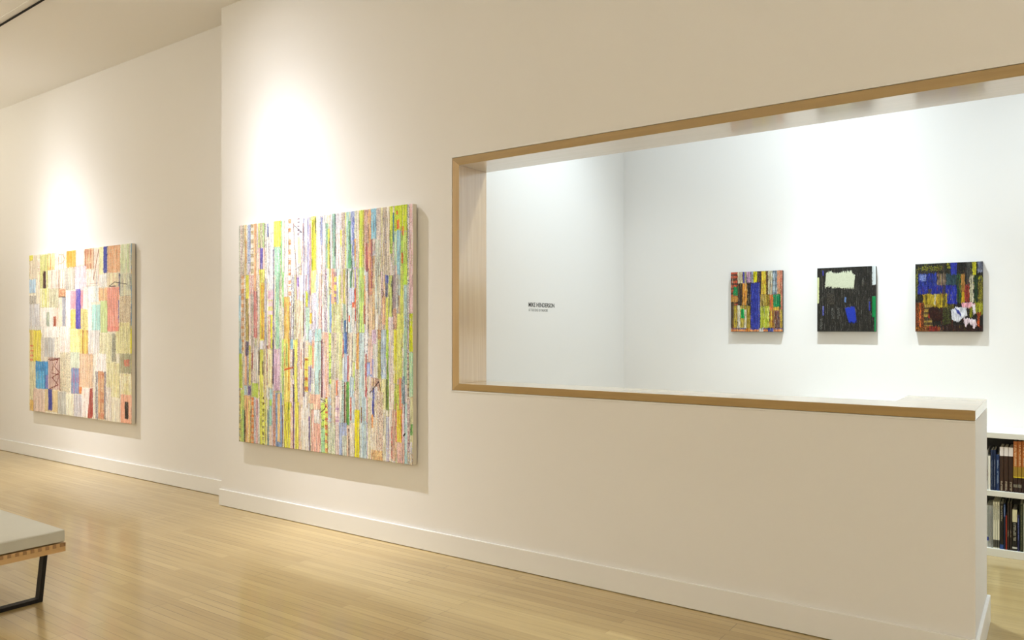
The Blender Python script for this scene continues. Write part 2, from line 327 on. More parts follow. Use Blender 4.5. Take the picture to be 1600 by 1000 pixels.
# ------------------------------------------------------------------ paintings
BIG=[
(0,16,0,325,'d8dcd0','s','8a8f86'),(12,29,0,349,'ede0d5','s','a05548'),(0,16,325,443,'9fc4d8'),(0,16,443,633,'b4c6ca'),
(20,38,0,325,'e6ddca','s','6d5d50'),(38,56,0,349,'e5dcc0','v','c8a868'),(47,56,78,179,'d99a4a'),(56,69,0,232,'dce0d0','s','707c90'),
(64,82,0,180,'b9c6e6','s','6f7bb8'),(64,82,180,238,'d6cfe0','s','8f86a8'),(82,103,0,239,'efe2cf','d','a89a70',35),(103,123,0,307,'f0b890'),
(120,133,0,264,'e8d8c0'),(129,135,15,136,'9a90b0'),(133,150,0,114,'c8dc80'),(142,163,0,115,'c8c6a8','s','77755f'),
(163,175,0,116,'b8d890'),(133,184,115,231,'f3c8c0'),(146,163,115,210,'5a50a8'),(138,175,210,531,'e0dc60'),
(150,171,271,525,'c89838','v','e0b850'),(175,188,0,266,'eceae0','s','807c70'),(188,205,0,267,'f2f1f3'),(192,201,8,69,'7080c0'),
(201,234,0,302,'dfe0ec','v','f4f2f4'),(196,209,95,238,'d8d4d8','s','605c68'),(229,234,126,268,'5a6090'),(234,278,0,116,'e4e860'),
(270,278,0,123,'efd040'),(238,274,116,269,'98dcb0','s','e8f4ea'),(278,290,5,355,'90dc90'),(16,38,231,585,'e8c8a8','d','d89050',33),
(38,47,231,556,'e9e4da','s','807060'),(47,69,232,341,'e0dc50'),(47,69,341,532,'c0a860','s','506048'),(69,82,218,555,'f3cfc8'),
(77,103,233,327,'e0c8c0','s','b04840'),(82,103,321,555,'c8c0b8','s','605c5c'),(103,125,307,520,'c87070','v','d89088'),(125,142,235,560,'efe6d8','s','a09488'),
(175,188,255,568,'b0acb8'),(188,196,255,568,'ecead8'),(196,234,307,347,'f0c4d8'),(196,229,347,422,'f0d0d8','d','e0dc70',34),
(196,213,422,568,'e0b8a8','s','a05848'),(213,225,416,568,'e4e040'),(229,238,245,525,'808098','s','404468'),(238,246,240,553,'e8eac8'),
(246,270,235,567,'8cc8a0','s','e4f2e4'),(274,286,242,722,'dde0c0','s','8a9878'),(0,20,526,633,'90b4c0'),(3,29,592,752,'c0d840'),
(25,38,585,751,'d8c8a8','s','7090a0'),(42,56,541,738,'f0b090'),(47,69,535,602,'6c6480','s','484058'),(56,69,602,738,'9090a0'),
(69,82,555,737,'e0d870'),(82,99,555,672,'c0b0a8','s','604840'),(90,99,590,663,'905040'),(108,138,557,735,'c8c8c4','v','d4cfc4'),
(133,142,578,688,'706058','s','383028'),(142,167,571,780,'e0dc60','v','c8d468'),(159,167,623,687,'38381f'),(82,116,669,724,'ccc0b8','t','8c8078'),
(90,133,724,788,'b8d060'),(38,60,738,785,'b0c8d0'),(64,82,737,781,'705898'),(142,180,762,1000,'dce060'),
(167,184,568,813,'d8d0a0','s','a07058'),(188,196,554,732,'9c4838'),(192,225,568,742,'f0e6b8'),(225,234,525,724,'504860'),
(234,274,567,752,'c8a8c4','s','e4c4c8'),(209,225,748,805,'a0d0d8'),(234,242,752,809,'f0a890'),(3,12,752,1000,'c0b060','d','5c6450',30),
(12,38,757,1000,'c8dc70'),(25,38,851,999,'9cc880'),(38,82,782,1000,'eeae80','v','d8b070'),(38,47,851,1000,'4a3838'),
(64,82,805,1000,'e8c878'),(86,103,789,1000,'e0a878','d','e07838',26),(103,116,788,1000,'c8c8d0'),(116,133,793,1000,'dcb0b8'),
(133,142,792,1000,'c8d0c8'),(159,171,785,1000,'dce060','d','5c4c18',26),(180,192,784,1000,'ded890'),(192,201,840,1000,'7090a0'),
(205,221,794,822,'aae060'),(205,221,822,911,'a0d8c8'),(205,221,911,1000,'e0c8b8'),(221,234,810,1000,'d0c0c8'),
(229,246,772,1000,'cc9c88','s','9c6050'),(246,298,762,1000,'7c98c4'),(258,274,765,978,'e8c080'),(286,294,750,1000,'703030'),
(286,302,0,242,'e0ecc8'),(302,326,0,243,'ece4dc'),(326,342,0,384,'f4efe8','d','c87838',45),(342,358,0,245,'e8eaf0'),
(362,385,0,246,'eef0ee'),(381,393,0,86,'e8d8d8','d','4c3848',17),(385,404,81,197,'e8eca0'),(393,408,0,87,'e4ecf4'),
(404,416,0,330,'eee6f0'),(416,424,0,336,'8c8ca6'),(424,439,0,248,'f6eeec'),(439,454,0,255,'b8b8d8','s','8c88b4'),
(454,462,31,332,'c08888'),(462,495,0,22,'e4ec80'),(465,492,16,234,'c8cc40','s','989820'),(484,492,6,74,'6a6a28'),
(492,499,0,251,'e4d0b0'),(499,517,0,252,'dde8f4'),(517,529,10,128,'8890b8'),(506,525,128,252,'f0dce8'),
(529,550,0,253,'efe8e6'),(547,554,39,254,'90b8b0'),(290,298,228,383,'98dc80'),(298,322,237,344,'f4dcdc'),
(298,334,339,530,'e0b860','v','d0a050'),(346,362,245,524,'d8e0ea','s','70707c'),(354,360,368,524,'4a4040'),(362,377,246,357,'ecdfb0'),
(377,393,246,357,'d8b8c8'),(381,389,257,299,'6850a0'),(370,416,352,529,'e4d8b8','s','e0b8a0'),(393,412,247,358,'ecdce4'),
(416,424,330,512,'605050'),(424,431,248,523,'e8e0ec'),(431,439,249,358,'b898a8'),(431,446,317,386,'d4ec40'),
(431,454,386,528,'b8e0c8'),(439,446,249,326,'d8ecf0'),(446,454,249,386,'9c9cc4'),(462,492,234,332,'dcec90'),
(469,495,327,485,'e8e0ec','s','9c94c0'),(454,469,411,457,'e8b840'),(492,506,251,482,'c8d8e8'),(506,525,247,482,'f4c8c0'),
(521,529,382,441,'90503c'),(525,540,253,495,'e4e4e8'),(540,558,254,495,'e8d8e8','s','585068'),(446,469,482,536,'b8c8d8'),
(484,521,479,533,'b0dcd8'),(525,561,490,536,'f4ccb8'),(286,298,524,812,'b0d870'),(298,338,524,832,'e8d070','v','d8c050'),
(298,302,552,659,'d08838'),(326,332,524,748,'d89040'),(310,322,541,642,'b8d070'),(338,354,524,566,'98c8e0'),
(338,354,566,831,'e8e4e8','s','e08860'),(354,360,565,680,'504860'),(354,360,719,830,'504860'),(362,389,523,801,'e6e05c'),
(381,393,523,806,'e4ccd0','s','60504c'),(393,416,523,805,'ecd4c4'),(401,408,565,650,'c08070'),(416,424,534,771,'60505c'),
(424,446,600,748,'ecdc60','d','c05828',41),(424,446,528,600,'e8d8d0','s','c8c060'),(446,462,638,747,'a8a0c0','s','6c60a0'),(446,469,550,632,'d0e080'),
(469,480,528,648,'f0a080'),(477,484,550,767,'f0e6d0'),(484,521,533,761,'b8dcd8'),(506,517,652,760,'c8c8b8','s','40484c'),
(521,529,522,770,'703840'),(529,550,536,770,'e4c8c8'),(458,517,756,821,'ecb8a0'),(290,298,792,1000,'e0d8c0'),
(298,346,799,1000,'e0dc50','v','d4cc40'),(326,330,798,874,'507020'),(338,354,820,1000,'f0d8c8','s','e08850'),(354,362,796,1000,'6c5890'),
(362,370,796,1000,'ecdcd0'),(366,393,795,1000,'e4dc58'),(389,408,800,1000,'ecd0b4','s','b89080'),(404,446,814,1000,'e8e0d4','v','f2ece4'),
(446,454,796,1000,'d8d8e0'),(450,458,851,1000,'64508c'),(458,477,795,1000,'d8d4b0'),(462,517,821,1000,'eeb8a8','v','e4a898'),
(480,514,821,878,'e8e4e0'),(521,547,786,1000,'c8ec60','t','384038'),(521,547,894,996,'a8dca0','t','485848'),(547,558,753,1000,'e8e4c0','d','e04c38',38),
(550,561,39,227,'98c8a8'),(558,569,61,254,'e0ec60'),(569,573,81,321,'504840'),(572,587,0,228,'ece0e0'),
(583,604,0,229,'98c0b0'),(597,603,3,176,'587870'),(604,636,0,87,'eeeaf6'),(604,629,87,230,'f0dcdc','v','f8f0f4'),
(629,636,72,141,'f0e830'),(636,654,0,232,'d8c8c0','s','887058'),(654,661,0,232,'dce880'),(661,678,0,259,'b8e0d8'),
(671,689,37,238,'80c890','v','58a070'),(685,706,0,132,'a8b8e8'),(692,706,26,182,'8090d8'),(692,706,182,239,'b8d0ec'),
(706,716,115,201,'ecc070','s','e85838'),(713,730,0,235,'d8dccc','s','8a8c78'),(719,733,2,236,'ecdccc'),(730,757,0,242,'cce058'),
(750,760,0,185,'c8b850'),(757,777,0,243,'d8b0a0','s','a87870'),(767,777,135,251,'a85860'),(777,793,0,238,'ecb080'),
(777,787,149,251,'e89878'),(543,554,227,495,'d8d0dc','s','302c38'),(554,569,227,495,'d8eccc'),(569,576,228,335,'c8cc60'),
(569,579,335,500,'80a8d8'),(579,594,229,375,'f0b090','v','ec9078'),(594,608,243,383,'f0e060','d','9060a0',37),(608,626,230,389,'c8d8dc'),
(619,633,257,376,'e0ec90'),(594,633,376,500,'dce0b0','s','b8b860'),(633,643,231,495,'ecd0c0'),(643,657,232,390,'c8c070'),
(643,661,377,500,'a8bca8'),(650,661,442,569,'4878b0'),(664,670,233,600,'50504c'),(671,692,233,495,'c8dcdc'),
(682,692,244,312,'60a080','s','305840'),(675,706,312,380,'c8d0ec'),(706,713,313,448,'f06048'),(713,726,261,495,'d8d0a0','s','907040'),
(706,713,229,313,'a088c8'),(692,709,380,500,'d8d4c8','s','98a090'),(675,682,424,453,'f05838'),(692,706,372,393,'f07050'),
(730,757,231,495,'b8e488','v','c8e070'),(757,763,263,392,'f0a060'),(763,777,328,482,'f4dccc'),(753,763,386,459,'a86850'),
(777,781,238,495,'5c4848'),(780,803,239,346,'e0a080'),(780,803,346,507,'dcc0a0'),(543,561,495,764,'f4ccc0','s','e09060'),
(565,579,495,709,'c8ec70','t','404838'),(579,604,495,695,'d8d0bc','s','8c8078'),(604,622,495,681,'dcdcb8','s','98907c'),(622,640,495,693,'e4e8a0'),
(640,647,521,600,'c87868'),(647,664,495,582,'5078c0'),(647,668,582,697,'b8c4dc'),(668,675,587,809,'d86048'),
(675,695,495,704,'ece0cc','s','c8b0a0'),(682,692,615,678,'fafafa'),(689,692,604,678,'383030'),(695,713,495,612,'d4dcc0'),
(695,709,612,729,'c0e078'),(713,730,495,643,'c88048','s','f0d060'),(713,730,643,806,'d0c4b0','s','786858'),(730,757,495,805,'c0d8dc'),
(757,777,500,582,'e4e8f4','t','505870'),(763,770,579,757,'c85050'),(777,780,495,584,'383440'),(777,803,520,622,'ecc8b8'),
(770,803,612,669,'98a8e0'),(579,601,687,868,'dccca8'),(604,615,691,774,'e88060'),(622,636,691,765,'ece0dc'),
(636,650,690,864,'b8dcd8','s','484038'),(650,657,695,863,'603028'),(661,678,694,872,'509440'),(682,702,672,808,'b0c8d8'),
(543,558,764,1000,'e0e060','d','c84828',30),(558,579,763,870,'b8dcec','s','e07080'),(601,622,755,866,'f4d4d4','d','b088b0',45),(682,689,756,853,'c86050'),
(689,709,755,1000,'b8ccd8'),(706,733,806,1000,'e4d828'),(733,743,753,1000,'c8d4d0'),(743,770,752,1000,'b8d0dc'),
(740,745,794,856,'804030'),(767,777,751,854,'d8b0b0'),(777,800,751,1000,'e8e0c0','s','a0a050'),(558,601,869,1000,'d4d8c0','s','90a878'),
(601,622,866,1000,'eadcd4','s','b898a0'),(622,664,864,1000,'9cacd0'),(640,664,916,1000,'c0c8b8'),(664,675,872,1000,'d8b8a0'),
(673,678,888,1000,'603c40'),(678,706,860,1000,'e8dcd0','s','c8c8a0'),(793,820,0,122,'90c8e4'),(820,846,0,190,'e0d4c8','s','a098b0'),
(852,874,0,197,'c4b8a8','s','887c70'),(842,852,0,196,'eee8b8'),(874,887,0,243,'ecdccc'),(887,903,0,99,'cce058'),
(887,903,94,186,'b8d860','s','506838'),(903,909,27,142,'4888a8'),(909,972,0,102,'c8e038'),(909,922,100,232,'b8d8b8'),
(941,972,104,314,'b8e068'),(919,928,21,36,'e86830'),(922,934,57,91,'f07030'),(947,956,83,118,'e88030'),
(944,953,185,227,'e87030'),(922,941,97,271,'90c8e0'),(972,981,0,482,'e4e4e4','s','343c70'),(981,999,0,420,'ecc8d0'),
(813,839,126,266,'d0dcc8','s','8890a0'),(842,887,192,268,'dccfb8','s','a0988c'),(793,800,124,316,'9c4860'),(787,793,124,315,'e8986c'),
(800,813,188,494,'dcc8a0','s','d09050'),(823,842,271,423,'d8d4b8'),(842,852,254,444,'e0c8d0','s','704840'),(852,868,267,353,'ecc0b0'),
(849,865,350,464,'ecb490'),(865,881,268,301,'5868c0'),(865,878,301,353,'7078a0','s','404060'),(868,878,356,494,'e0e860'),
(881,897,269,434,'c8d880'),(898,903,269,444,'504840'),(903,916,270,399,'b0a0a8'),(916,928,270,444,'d8d8d0'),
(928,941,271,350,'c8dcd8'),(938,953,234,494,'dce878'),(947,972,227,311,'b8e858'),(956,972,311,691,'a8ccd0'),
(981,997,420,568,'ccdc28'),(881,906,434,482,'e0d0e0'),(903,922,399,494,'d8b098','s','785048'),(922,947,420,673,'e4ec80'),
(797,820,482,540,'d8c0d4','s','8c7090'),(787,800,546,661,'f4c8c0'),(797,806,597,673,'9898e0'),(806,826,540,673,'e8ece8'),
(826,846,482,545,'e0b080','s','484030'),(826,846,520,677,'c8cc70','s','70682c'),(842,868,482,676,'b4c8dc'),(868,881,482,595,'b8e040'),
(871,881,557,796,'80b040'),(884,906,482,795,'ecdcd4'),(906,922,482,694,'e0e040'),(953,972,482,692,'a8d4b8'),
(972,981,568,740,'c8b8a0','d','806870',20),(981,999,568,744,'a8d8b0'),(790,833,673,724,'c8a898','s','604038'),(797,826,708,780,'dcdce4'),
(846,868,676,822,'dcdca0'),(868,878,675,796,'608040'),(887,909,694,794,'ecdccc'),(909,934,693,793,'cce060','s','808040'),
(934,944,668,822,'e89070'),(947,962,662,771,'90b0c0','s','283850'),(981,999,739,911,'dcdcb0'),(787,820,762,1000,'ede0cc','s','c8b8a0'),
(797,810,711,829,'5058a8'),(793,803,821,873,'f09050'),(820,852,728,996,'ecd8c8','s','805848'),(852,868,797,994,'ccc8b0'),
(868,881,821,1000,'b8c0d4'),(881,885,821,1000,'8c68a0'),(884,897,795,996,'f4e8d8'),(897,916,794,994,'dcb8a0'),
(895,900,860,985,'f06858'),(919,947,792,919,'dcc840'),(944,950,767,915,'f08050'),(917,922,768,918,'f08878'),
(922,959,918,998,'e4bcb4','s','d89890'),(947,959,779,917,'e4c8d8'),(959,972,765,1000,'b8e0e4'),(972,984,745,1000,'e0c8c8','s','604868'),
(987,999,842,886,'60a050'),(793,852,960,1000,'e8c890','s','a04830'),(972,999,951,1000,'c8ccd0','s','d8a030')]
LEFT=[
(0,95,2,156,'d8ccb4'),(0,44,0,36,'d8d050'),(0,6,0,154,'d4c468'),(0,73,156,245,'a8c8e4'),
(0,78,261,314,'b8b4a8','s','706c68'),(0,118,315,472,'d0d0d4'),(0,129,472,498,'e4d840'),(95,118,32,107,'e0c8b8','d','f4ece0',39),
(120,207,7,220,'cccc80'),(155,187,111,222,'3a1c18'),(202,283,3,108,'ecd8a0','v','e0a850'),(283,399,7,221,'f0e4d4','v','dcb8a0'),
(497,576,0,97,'f0ece0'),(576,668,0,123,'e0bc98','v','b07050'),(668,715,0,216,'f0e0d0'),(715,753,0,159,'ece8b0'),
(788,902,0,156,'dcb48c','s','e08050'),(902,1000,0,164,'d8dcc8','v','c8d8a8'),(240,389,112,226,'e8dccc','v','c0a898'),(389,486,103,237,'c8c0b0','v','9c9488'),
(399,493,0,102,'cc9c38'),(486,596,100,241,'ecc4d0'),(596,706,128,224,'f0e4d8'),(754,786,0,155,'3840a0'),
(715,785,160,233,'eeeeea'),(789,893,159,234,'ece0b8','v','dcc8a8'),(899,989,164,290,'dcdcc0','v','b8c0b0'),(889,899,161,285,'404880'),
(124,218,220,340,'dcdc80','v','eceac0'),(218,321,224,342,'ccc8a8','s','98906c'),(321,394,227,281,'b87850','s','e0c0a0'),(326,358,280,497,'d8d0b8'),
(358,394,278,472,'9c9ca8'),(394,443,242,497,'f0ece0'),(441,571,245,356,'f0a0a8','s','e87890'),(566,615,227,357,'f0dcd0'),
(441,571,356,497,'ecc868'),(551,610,357,497,'e8d888','s','989058'),(493,541,235,474,'4038a0','s','6050b0'),(610,711,224,317,'e8f0ec'),
(711,789,239,313,'f0c090'),(610,649,316,496,'f0e4dc'),(649,725,332,490,'a8d8d0'),(725,789,313,496,'c8dc98'),
(788,893,237,487,'ec9c8c'),(884,898,311,438,'5050a0','s','ec9c8c'),(893,993,290,438,'dccfb4','s','a88868'),(893,993,438,495,'d8d098'),
(124,273,340,498,'f4efe6'),(191,224,369,485,'a8b4a0'),(267,326,345,498,'e0c8b8'),(267,294,396,466,'984830'),
(992,1000,0,495,'d8dc90','v','6898c0'),(7,136,457,481,'d0d0cc'),(7,136,481,683,'e4d44c'),(7,48,481,684,'dcc468'),
(13,48,575,684,'e0c070','d','e06040',31),(156,324,458,528,'f0ece4'),(133,324,526,674,'e0d8c8','s','b0a898'),(165,279,528,648,'bcbcba'),
(330,441,458,615,'f0e0d8'),(435,537,473,621,'e8dc88','s','ece8b8'),(537,613,480,624,'e8d060','v','a06030'),(501,543,459,473,'4040a0'),
(613,720,480,626,'dcd8d4'),(718,862,501,672,'e4e0bc','s','ccc890'),(830,862,501,659,'a8a890','s','585850'),(862,1000,460,612,'e4e0b0','s','ccc878'),
(797,893,459,487,'f09080'),(987,1000,473,611,'e4dc30'),(7,82,684,996,'ddd8b0','s','c0b890'),(75,212,677,854,'3888c8'),
(82,169,739,851,'50a8dc','v','3888c8'),(182,212,763,847,'7070b8'),(212,336,650,850,'cdb0a6','v','b08c84'),(336,441,618,855,'dcd0b0','s','808070'),
(439,531,612,708,'c8d0b8'),(447,525,707,862,'7898c0','v','9870a0'),(525,551,705,859,'e88848'),(531,658,620,819,'d4b08c','v','dcbca0'),
(658,687,619,995,'ece4d0'),(681,778,617,721,'f2eeea'),(781,899,667,860,'dcd49c','v','ece8c0'),(895,1000,612,722,'a4a484'),
(935,981,644,683,'d87060','s','a4a484'),(681,704,721,996,'808088','s','e8e0d8'),(704,764,719,996,'b86848','v','e0c090'),(759,778,718,994,'706870','s','d8d0c8'),
(904,1000,723,840,'ece4c0','v','e4dc98'),(1000,1000,720,876,'802828'),(7,55,927,999,'d8b060'),(48,178,852,998,'e4ccc0','s','c8a898'),
(175,320,852,988,'dcc490'),(212,253,849,982,'303890'),(311,401,857,996,'b4b4ac'),(398,474,871,1000,'eae8cc'),
(471,563,866,1000,'b8b4bc','v','e0dcdc'),(555,632,822,994,'f0e0d8'),(775,821,807,996,'e8dcd0'),(904,1000,839,1000,'f0ac90'),
(941,972,880,973,'2a2420')]
SM1=[
(0,142,0,569,'5c3c30','d','e06040',75),(53,160,247,397,'108048'),(0,169,411,501,'c08840'),(134,232,0,196,'dcd0b0'),
(232,311,0,199,'b8b060','v','3838a0'),(311,399,0,186,'c8a0b0','s','483090'),(399,443,0,188,'9098b0'),(443,518,1,190,'d8d020'),
(518,599,1,192,'3c2c28'),(599,694,1,386,'dcb030','v','d8d040'),(694,728,0,388,'5c4428'),(725,813,0,389,'d0ccb0','v','b0a880'),
(813,898,0,391,'b0c0cc','v','384858'),(898,965,0,392,'d88868','v','c0a080'),(965,1000,0,640,'c0604c','s','e0c0a0'),(142,232,196,570,'3c3028'),
(232,325,199,560,'c88830','v','e09840'),(325,413,187,573,'2c2420'),(577,754,387,585,'b09838','s','604020'),(754,827,389,655,'d86030','v','e08840'),
(827,962,392,598,'0c8450'),(822,940,598,656,'d8b040'),(0,71,500,960,'4c4030','s','806040'),(62,137,562,948,'b09830'),
(134,191,555,948,'e0d8c0'),(187,394,565,954,'a89030','v','b8a040'),(262,315,632,948,'d8ccb0'),(201,267,616,776,'18a050'),
(390,417,566,937,'40301c'),(577,754,585,939,'b4c030','v','d8d870'),(754,855,653,933,'d8a828','v','7c4430'),(850,952,654,933,'7c5040','v','304060'),
(952,1000,640,933,'c8a838','s','405050'),(0,1000,934,1000,'e08850','d','384878',59),(294,382,939,1000,'d88030'),(556,642,939,1000,'d8d0c8'),
(728,830,939,1000,'3848a0'),(410,577,188,936,'2c3490')]
SM2=[
(0,34,149,551,'e0e4a8'),(938,1000,0,287,'dce4e4'),(938,1000,464,782,'0c8848'),(972,1000,775,996,'0c8848'),
(95,113,43,123,'4040a0'),(95,119,599,746,'3840a0','s','d0d0d0'),(54,95,804,965,'26231e','s','a0a098'),(474,502,468,547,'6080b8'),
(883,904,540,682,'303890'),(249,298,631,805,'2a2822','s','90908c'),(354,394,632,806,'2a2822','s','90908c'),(168,298,397,572,'26231e','s','706858')]
SM3=[
(0,995,0,168,'24241f','s','38382c'),(43,402,44,104,'2c2c20','s','d0cc28'),(4,43,93,520,'24281c','s','b0b028'),(136,185,16,112,'24241f','s','d8d030'),
(485,546,7,88,'404018','s','d0cc28'),(615,756,0,161,'1a1a18'),(756,850,0,316,'343430','s','4c4c48'),(847,906,0,338,'d0c828','v','b8b020'),
(903,930,0,273,'1c2018'),(923,998,0,158,'707488','v','484c58'),(930,998,215,274,'a8a820','s','303010'),(50,335,148,448,'20308c','s','283048'),
(65,171,159,255,'8090c8','s','203080'),(332,467,155,327,'5c4c40','v','8c7860'),(464,617,160,331,'284048'),(615,635,163,586,'303828'),
(628,692,168,589,'285028','v','1c301c'),(689,739,173,443,'a87838'),(686,740,434,590,'c8a020'),(738,810,322,578,'803028','s','b04030'),
(810,870,191,579,'605c50','v','c8c0a0'),(870,932,193,593,'203820'),(930,998,274,671,'585020','s','c0b828'),(36,624,329,454,'202c90','s','24245c'),
(192,249,374,456,'3c3840'),(416,457,326,461,'3c3848'),(478,624,336,601,'202c98'),(533,624,0,178,'202c98'),
(119,485,451,651,'a89020','s','b89828'),(157,185,455,649,'584c18','s','a89020'),(416,457,461,653,'6c6020','s','2c2818'),(291,316,451,607,'c8c098'),
(485,581,600,665,'2c2418','s','a09830'),(0,143,576,964,'4c2410','s','c06028'),(65,87,576,934,'d06020','s','e08030'),(136,256,606,934,'504028','d','b89840',75),
(206,277,716,797,'8c2018'),(136,377,920,1000,'702018','s','a03020'),(0,206,934,1000,'4c2410','s','e09030'),(416,542,651,910,'28201a','s','607020'),
(388,998,901,1000,'241412','s','3c2018'),(703,892,586,658,'d890a0','s','f0e0e4'),(890,998,585,756,'a8a820','s','585018'),(810,850,656,789,'a0a020','s','304010'),
(910,956,723,935,'c05020','s','241412')]
LEFT_P=[([(630, 823), (656, 822), (658, 997), (607, 998)],'a03c30')]
SM2_P=[([(160, 81), (201, 84), (220, 59), (237, 80), (266, 61), (298, 85), (362, 96), (407, 86), (420, 58), (433, 84), (452, 53), (464, 82), (490, 65), (506, 84), (525, 44), (537, 79), (556, 57), (566, 89), (588, 49), (600, 84), (613, 114), (655, 125), (632, 338), (136, 304)],'d4d8bc'),
([(482, 634), (647, 612), (679, 836), (655, 862), (545, 857)],'2038b0')]
SM3_P=[([(199, 660), (277, 627), (346, 649), (374, 717), (416, 636), (416, 826), (305, 852), (220, 784)],'2c100c'),
([(540, 692), (608, 646), (756, 655), (777, 775), (716, 801), (635, 867), (553, 827)],'d4d4dc'),
([(594, 666), (635, 666), (689, 761), (676, 787)],'303c90'),
([(843, 609), (890, 617), (896, 736), (863, 756)],'ecdce0'),
([(723, 808), (823, 808), (896, 829), (910, 908), (870, 961), (837, 895), (797, 868), (756, 935), (730, 895)],'ecd4dc'),
([(689, 594), (823, 589), (810, 649), (703, 641)],'e098a4')]
LEFT_L=[([(711, 15), (687, 97), (663, 185)],'9c6040', 6),
([(326, 18), (368, 21), (384, 53), (347, 76), (326, 69)],'a86848', 4),
([(808, 230), (853, 209), (959, 225)],'303030', 4),
([(862, 232), (812, 232)],'303030', 4),
([(326, 277), (389, 279)],'382820', 5),
([(634, 208), (701, 208)],'a05840', 4),
([(228, 671), (317, 660), (279, 707), (330, 742), (253, 776), (317, 818), (228, 845)],'6c2c24', 6),
([(279, 684), (241, 746), (330, 757), (279, 835)],'6c2c24', 5),
([(212, 663), (336, 654)],'5c3028', 5),
([(330, 653), (336, 854)],'6c4438', 5),
([(229, 5), (240, 50), (231, 101)],'c87830', 6),
([(687, 139), (696, 282), (692, 425)],'8890a0', 3)]
BIG_L=[([(356, 22), (366, 134), (372, 218), (372, 523)],'684c44', 3),
([(416, 27), (408, 220), (404, 247)],'a06848', 3),
([(393, 213), (408, 206), (366, 223)],'707070', 2),
([(517, 830), (536, 818), (550, 801)],'604030', 4),
([(300, 659), (322, 653), (354, 646)],'c05828', 6),
([(787, 733), (806, 714), (833, 687), (842, 722)],'483030', 4),
([(833, 672), (833, 626)],'483030', 3),
([(517, 774), (547, 783)],'404040', 3),
([(569, 305), (579, 316)],'303030', 3),
([(362, 31), (385, 47), (408, 65), (393, 61)],'504860', 3),
([(956, 890), (962, 882)],'202020', 6),
([(852, 330), (858, 343), (849, 355)],'684030', 4),
([(894, 314), (900, 274)],'505850', 4),
([(678, 76), (685, 155), (695, 247)],'406848', 4),
([(692, 234), (689, 312)],'406850', 3),
([(180, 813), (150, 809)],'806820', 2)]

